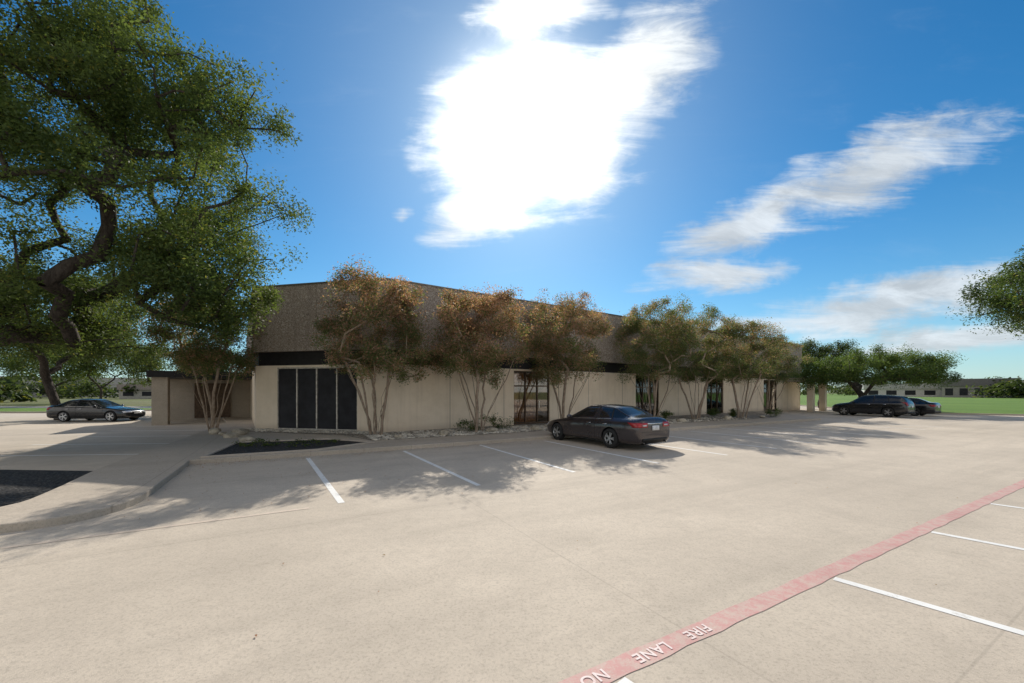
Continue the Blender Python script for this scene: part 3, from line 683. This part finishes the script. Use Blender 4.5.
ws=t.add('ShaderNodeVectorMath',operation='SUBTRACT'); t.l.new(wn.outputs['Color'],ws.inputs[0]); ws.inputs[1].default_value=(.5,.5,.5)
wm=t.add('ShaderNodeVectorMath',operation='SCALE'); t.l.new(ws.outputs[0],wm.inputs[0]); wm.inputs['Scale'].default_value=.18
wa=t.add('ShaderNodeVectorMath',operation='ADD'); t.l.new(uv,wa.inputs[0]); t.l.new(wm.outputs[0],wa.inputs[1]); wuv=wa.outputs[0]
def ell(cx,cy,rx,ry,ang,amp):
    mp=t.add('ShaderNodeMapping',vector_type='TEXTURE'); t.l.new(wuv,mp.inputs[0]); mp.inputs['Location'].default_value=(cx,cy,0); mp.inputs['Rotation'].default_value=(0,0,R(ang)); mp.inputs['Scale'].default_value=(rx,ry,1)
    ln=t.add('ShaderNodeVectorMath',operation='LENGTH'); t.l.new(mp.outputs[0],ln.inputs[0])
    return t.math('MULTIPLY',t.math('SUBTRACT',1.0,ln.outputs['Value'],clamp=True),amp)
def mx(l):
    r=l[0]
    for q in l[1:]: r=t.math('SMOOTH_MAX',r,q,.12)
    return r
Mbig=mx([ell(.06,.68,.34,.30,10,1.6),ell(.30,.80,.36,.17,45,1.4),ell(-.06,.46,.22,.12,25,1.5),ell(.07,.98,.12,.24,100,1.3),ell(-.10,.64,.20,.22,0,1.3),ell(.18,.58,.22,.13,40,1.3)])
Mr=mx([ell(.60,.43,.30,.085,20,1.6),ell(.90,.55,.52,.12,21,1.3),ell(.52,.29,.26,.06,8,1.4)])
Ml=mx([ell(.95,.225,.62,.08,9,1.6),ell(1.12,.14,.48,.06,4,1.5),ell(-.29,.445,.05,.035,40,.7)])
st=t.mapping(uv,scale=(1.6,11,1),rot=(0,0,R(-26))); n1=t.noise(st,1.6,8,.66,1.0); n2=t.noise(uv,7,7,.65,.4)
stl=t.mapping(uv,scale=(1.6,12,1),rot=(0,0,R(-9))); n4=t.noise(stl,1.6,8,.66,.8)
st2=t.mapping(uv,scale=(1.8,7.5,1),rot=(0,0,R(-55))); n3=t.noise(st2,1.7,8,.66,.6)
def dens_f(M,n,a,b,lo,hi):
    d=t.ramp(t.math('ADD',M,t.math('ADD',t.math('MULTIPLY',t.math('SUBTRACT',n,.5),a),t.math('MULTIPLY',t.math('SUBTRACT',n2,.5),b))),lo,hi)
    return t.math('MULTIPLY',d,t.ramp(M,0,.25))
db=dens_f(Mbig,n3,1.5,.6,.08,1.05)
dr=dens_f(Mr,n1,2.0,.8,.1,1.2)
dl=dens_f(Ml,n4,1.8,.6,.08,1.2)
front=t.ramp(sp.outputs[1],.1,.3)
dens_=t.math('MULTIPLY',t.math('MAXIMUM',db,t.math('MAXIMUM',t.math('MULTIPLY',dr,.92),t.math('MULTIPLY',dl,.9))),front)
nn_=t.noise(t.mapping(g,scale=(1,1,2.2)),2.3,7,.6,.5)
back_fill=t.math('MULTIPLY',t.ramp(sp.outputs[1],.02,-.25),t.ramp(nn_,.37,.58))  # unseen clouds behind the camera, added as neutral fill light on the facade
skc=t.add('ShaderNodeVectorMath',operation='SCALE'); t.l.new(sky.outputs[0],skc.inputs[0]); skc.inputs['Scale'].default_value=.105
hs=t.add('ShaderNodeHueSaturation'); hs.inputs['Saturation'].default_value=1.32; hs.inputs['Hue'].default_value=.494; t.l.new(skc.outputs[0],hs.inputs['Color'])
gm=t.mix(1.0,hs.outputs[0],(.68,.98,1.04,1),'MULTIPLY')
hz=t.math('POWER',t.math('SUBTRACT',1.0,t.math('MAXIMUM',sp.outputs[2],0.0),clamp=True),8)
gm=t.mix(t.math('MULTIPLY',hz,.6),gm,(.58,.73,.85,1))
nrm=t.add('ShaderNodeVectorMath',operation='NORMALIZE'); t.l.new(g,nrm.inputs[0]); dp=t.add('ShaderNodeVectorMath',operation='DOT_PRODUCT'); t.l.new(nrm.outputs[0],dp.inputs[0]); dp.inputs[1].default_value=S
dpp=t.math('MAXIMUM',dp.outputs['Value'],0)
glow=t.math('POWER',dpp,44)
cvar=t.ramp(n3,.32,.7,.55,.88)
cvc=t.add('ShaderNodeCombineColor'); t.val(cvc.inputs[0],t.math('MULTIPLY',cvar,.97)); t.val(cvc.inputs[1],t.math('MULTIPLY',cvar,1.04)); t.val(cvc.inputs[2],t.math('MULTIPLY',cvar,1.10))
cc=t.mix(glow,cvc.outputs[0],(2.2,2.2,2.1))
halo0=t.math('MULTIPLY',t.math('POWER',dpp,14),.18)
col=t.mix(halo0,gm,(.9,1.0,1.1))
col=t.mix(dens_,col,cc)
halo=t.math('MULTIPLY',t.math('POWER',dpp,200),.97)
col=t.mix(halo,col,(2.6,2.6,2.5))
col=t.mix(back_fill,col,(1.02,.96,.89))
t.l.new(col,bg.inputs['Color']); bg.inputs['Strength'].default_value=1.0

# ------------------------------------------------------------------ camera
cam=bpy.data.cameras.new('camera'); cam.lens=14; cam.sensor_width=36; cam.shift_y=.0493; cam.clip_end=6000; cam.clip_start=.05
co=link(bpy.data.objects.new('camera',cam)); co.location=(0,0,1.9); co.rotation_euler=(R(90),0,0); scene.camera=co
scene.view_settings.view_transform='Standard'; scene.view_settings.look='None'; scene.view_settings.exposure=0
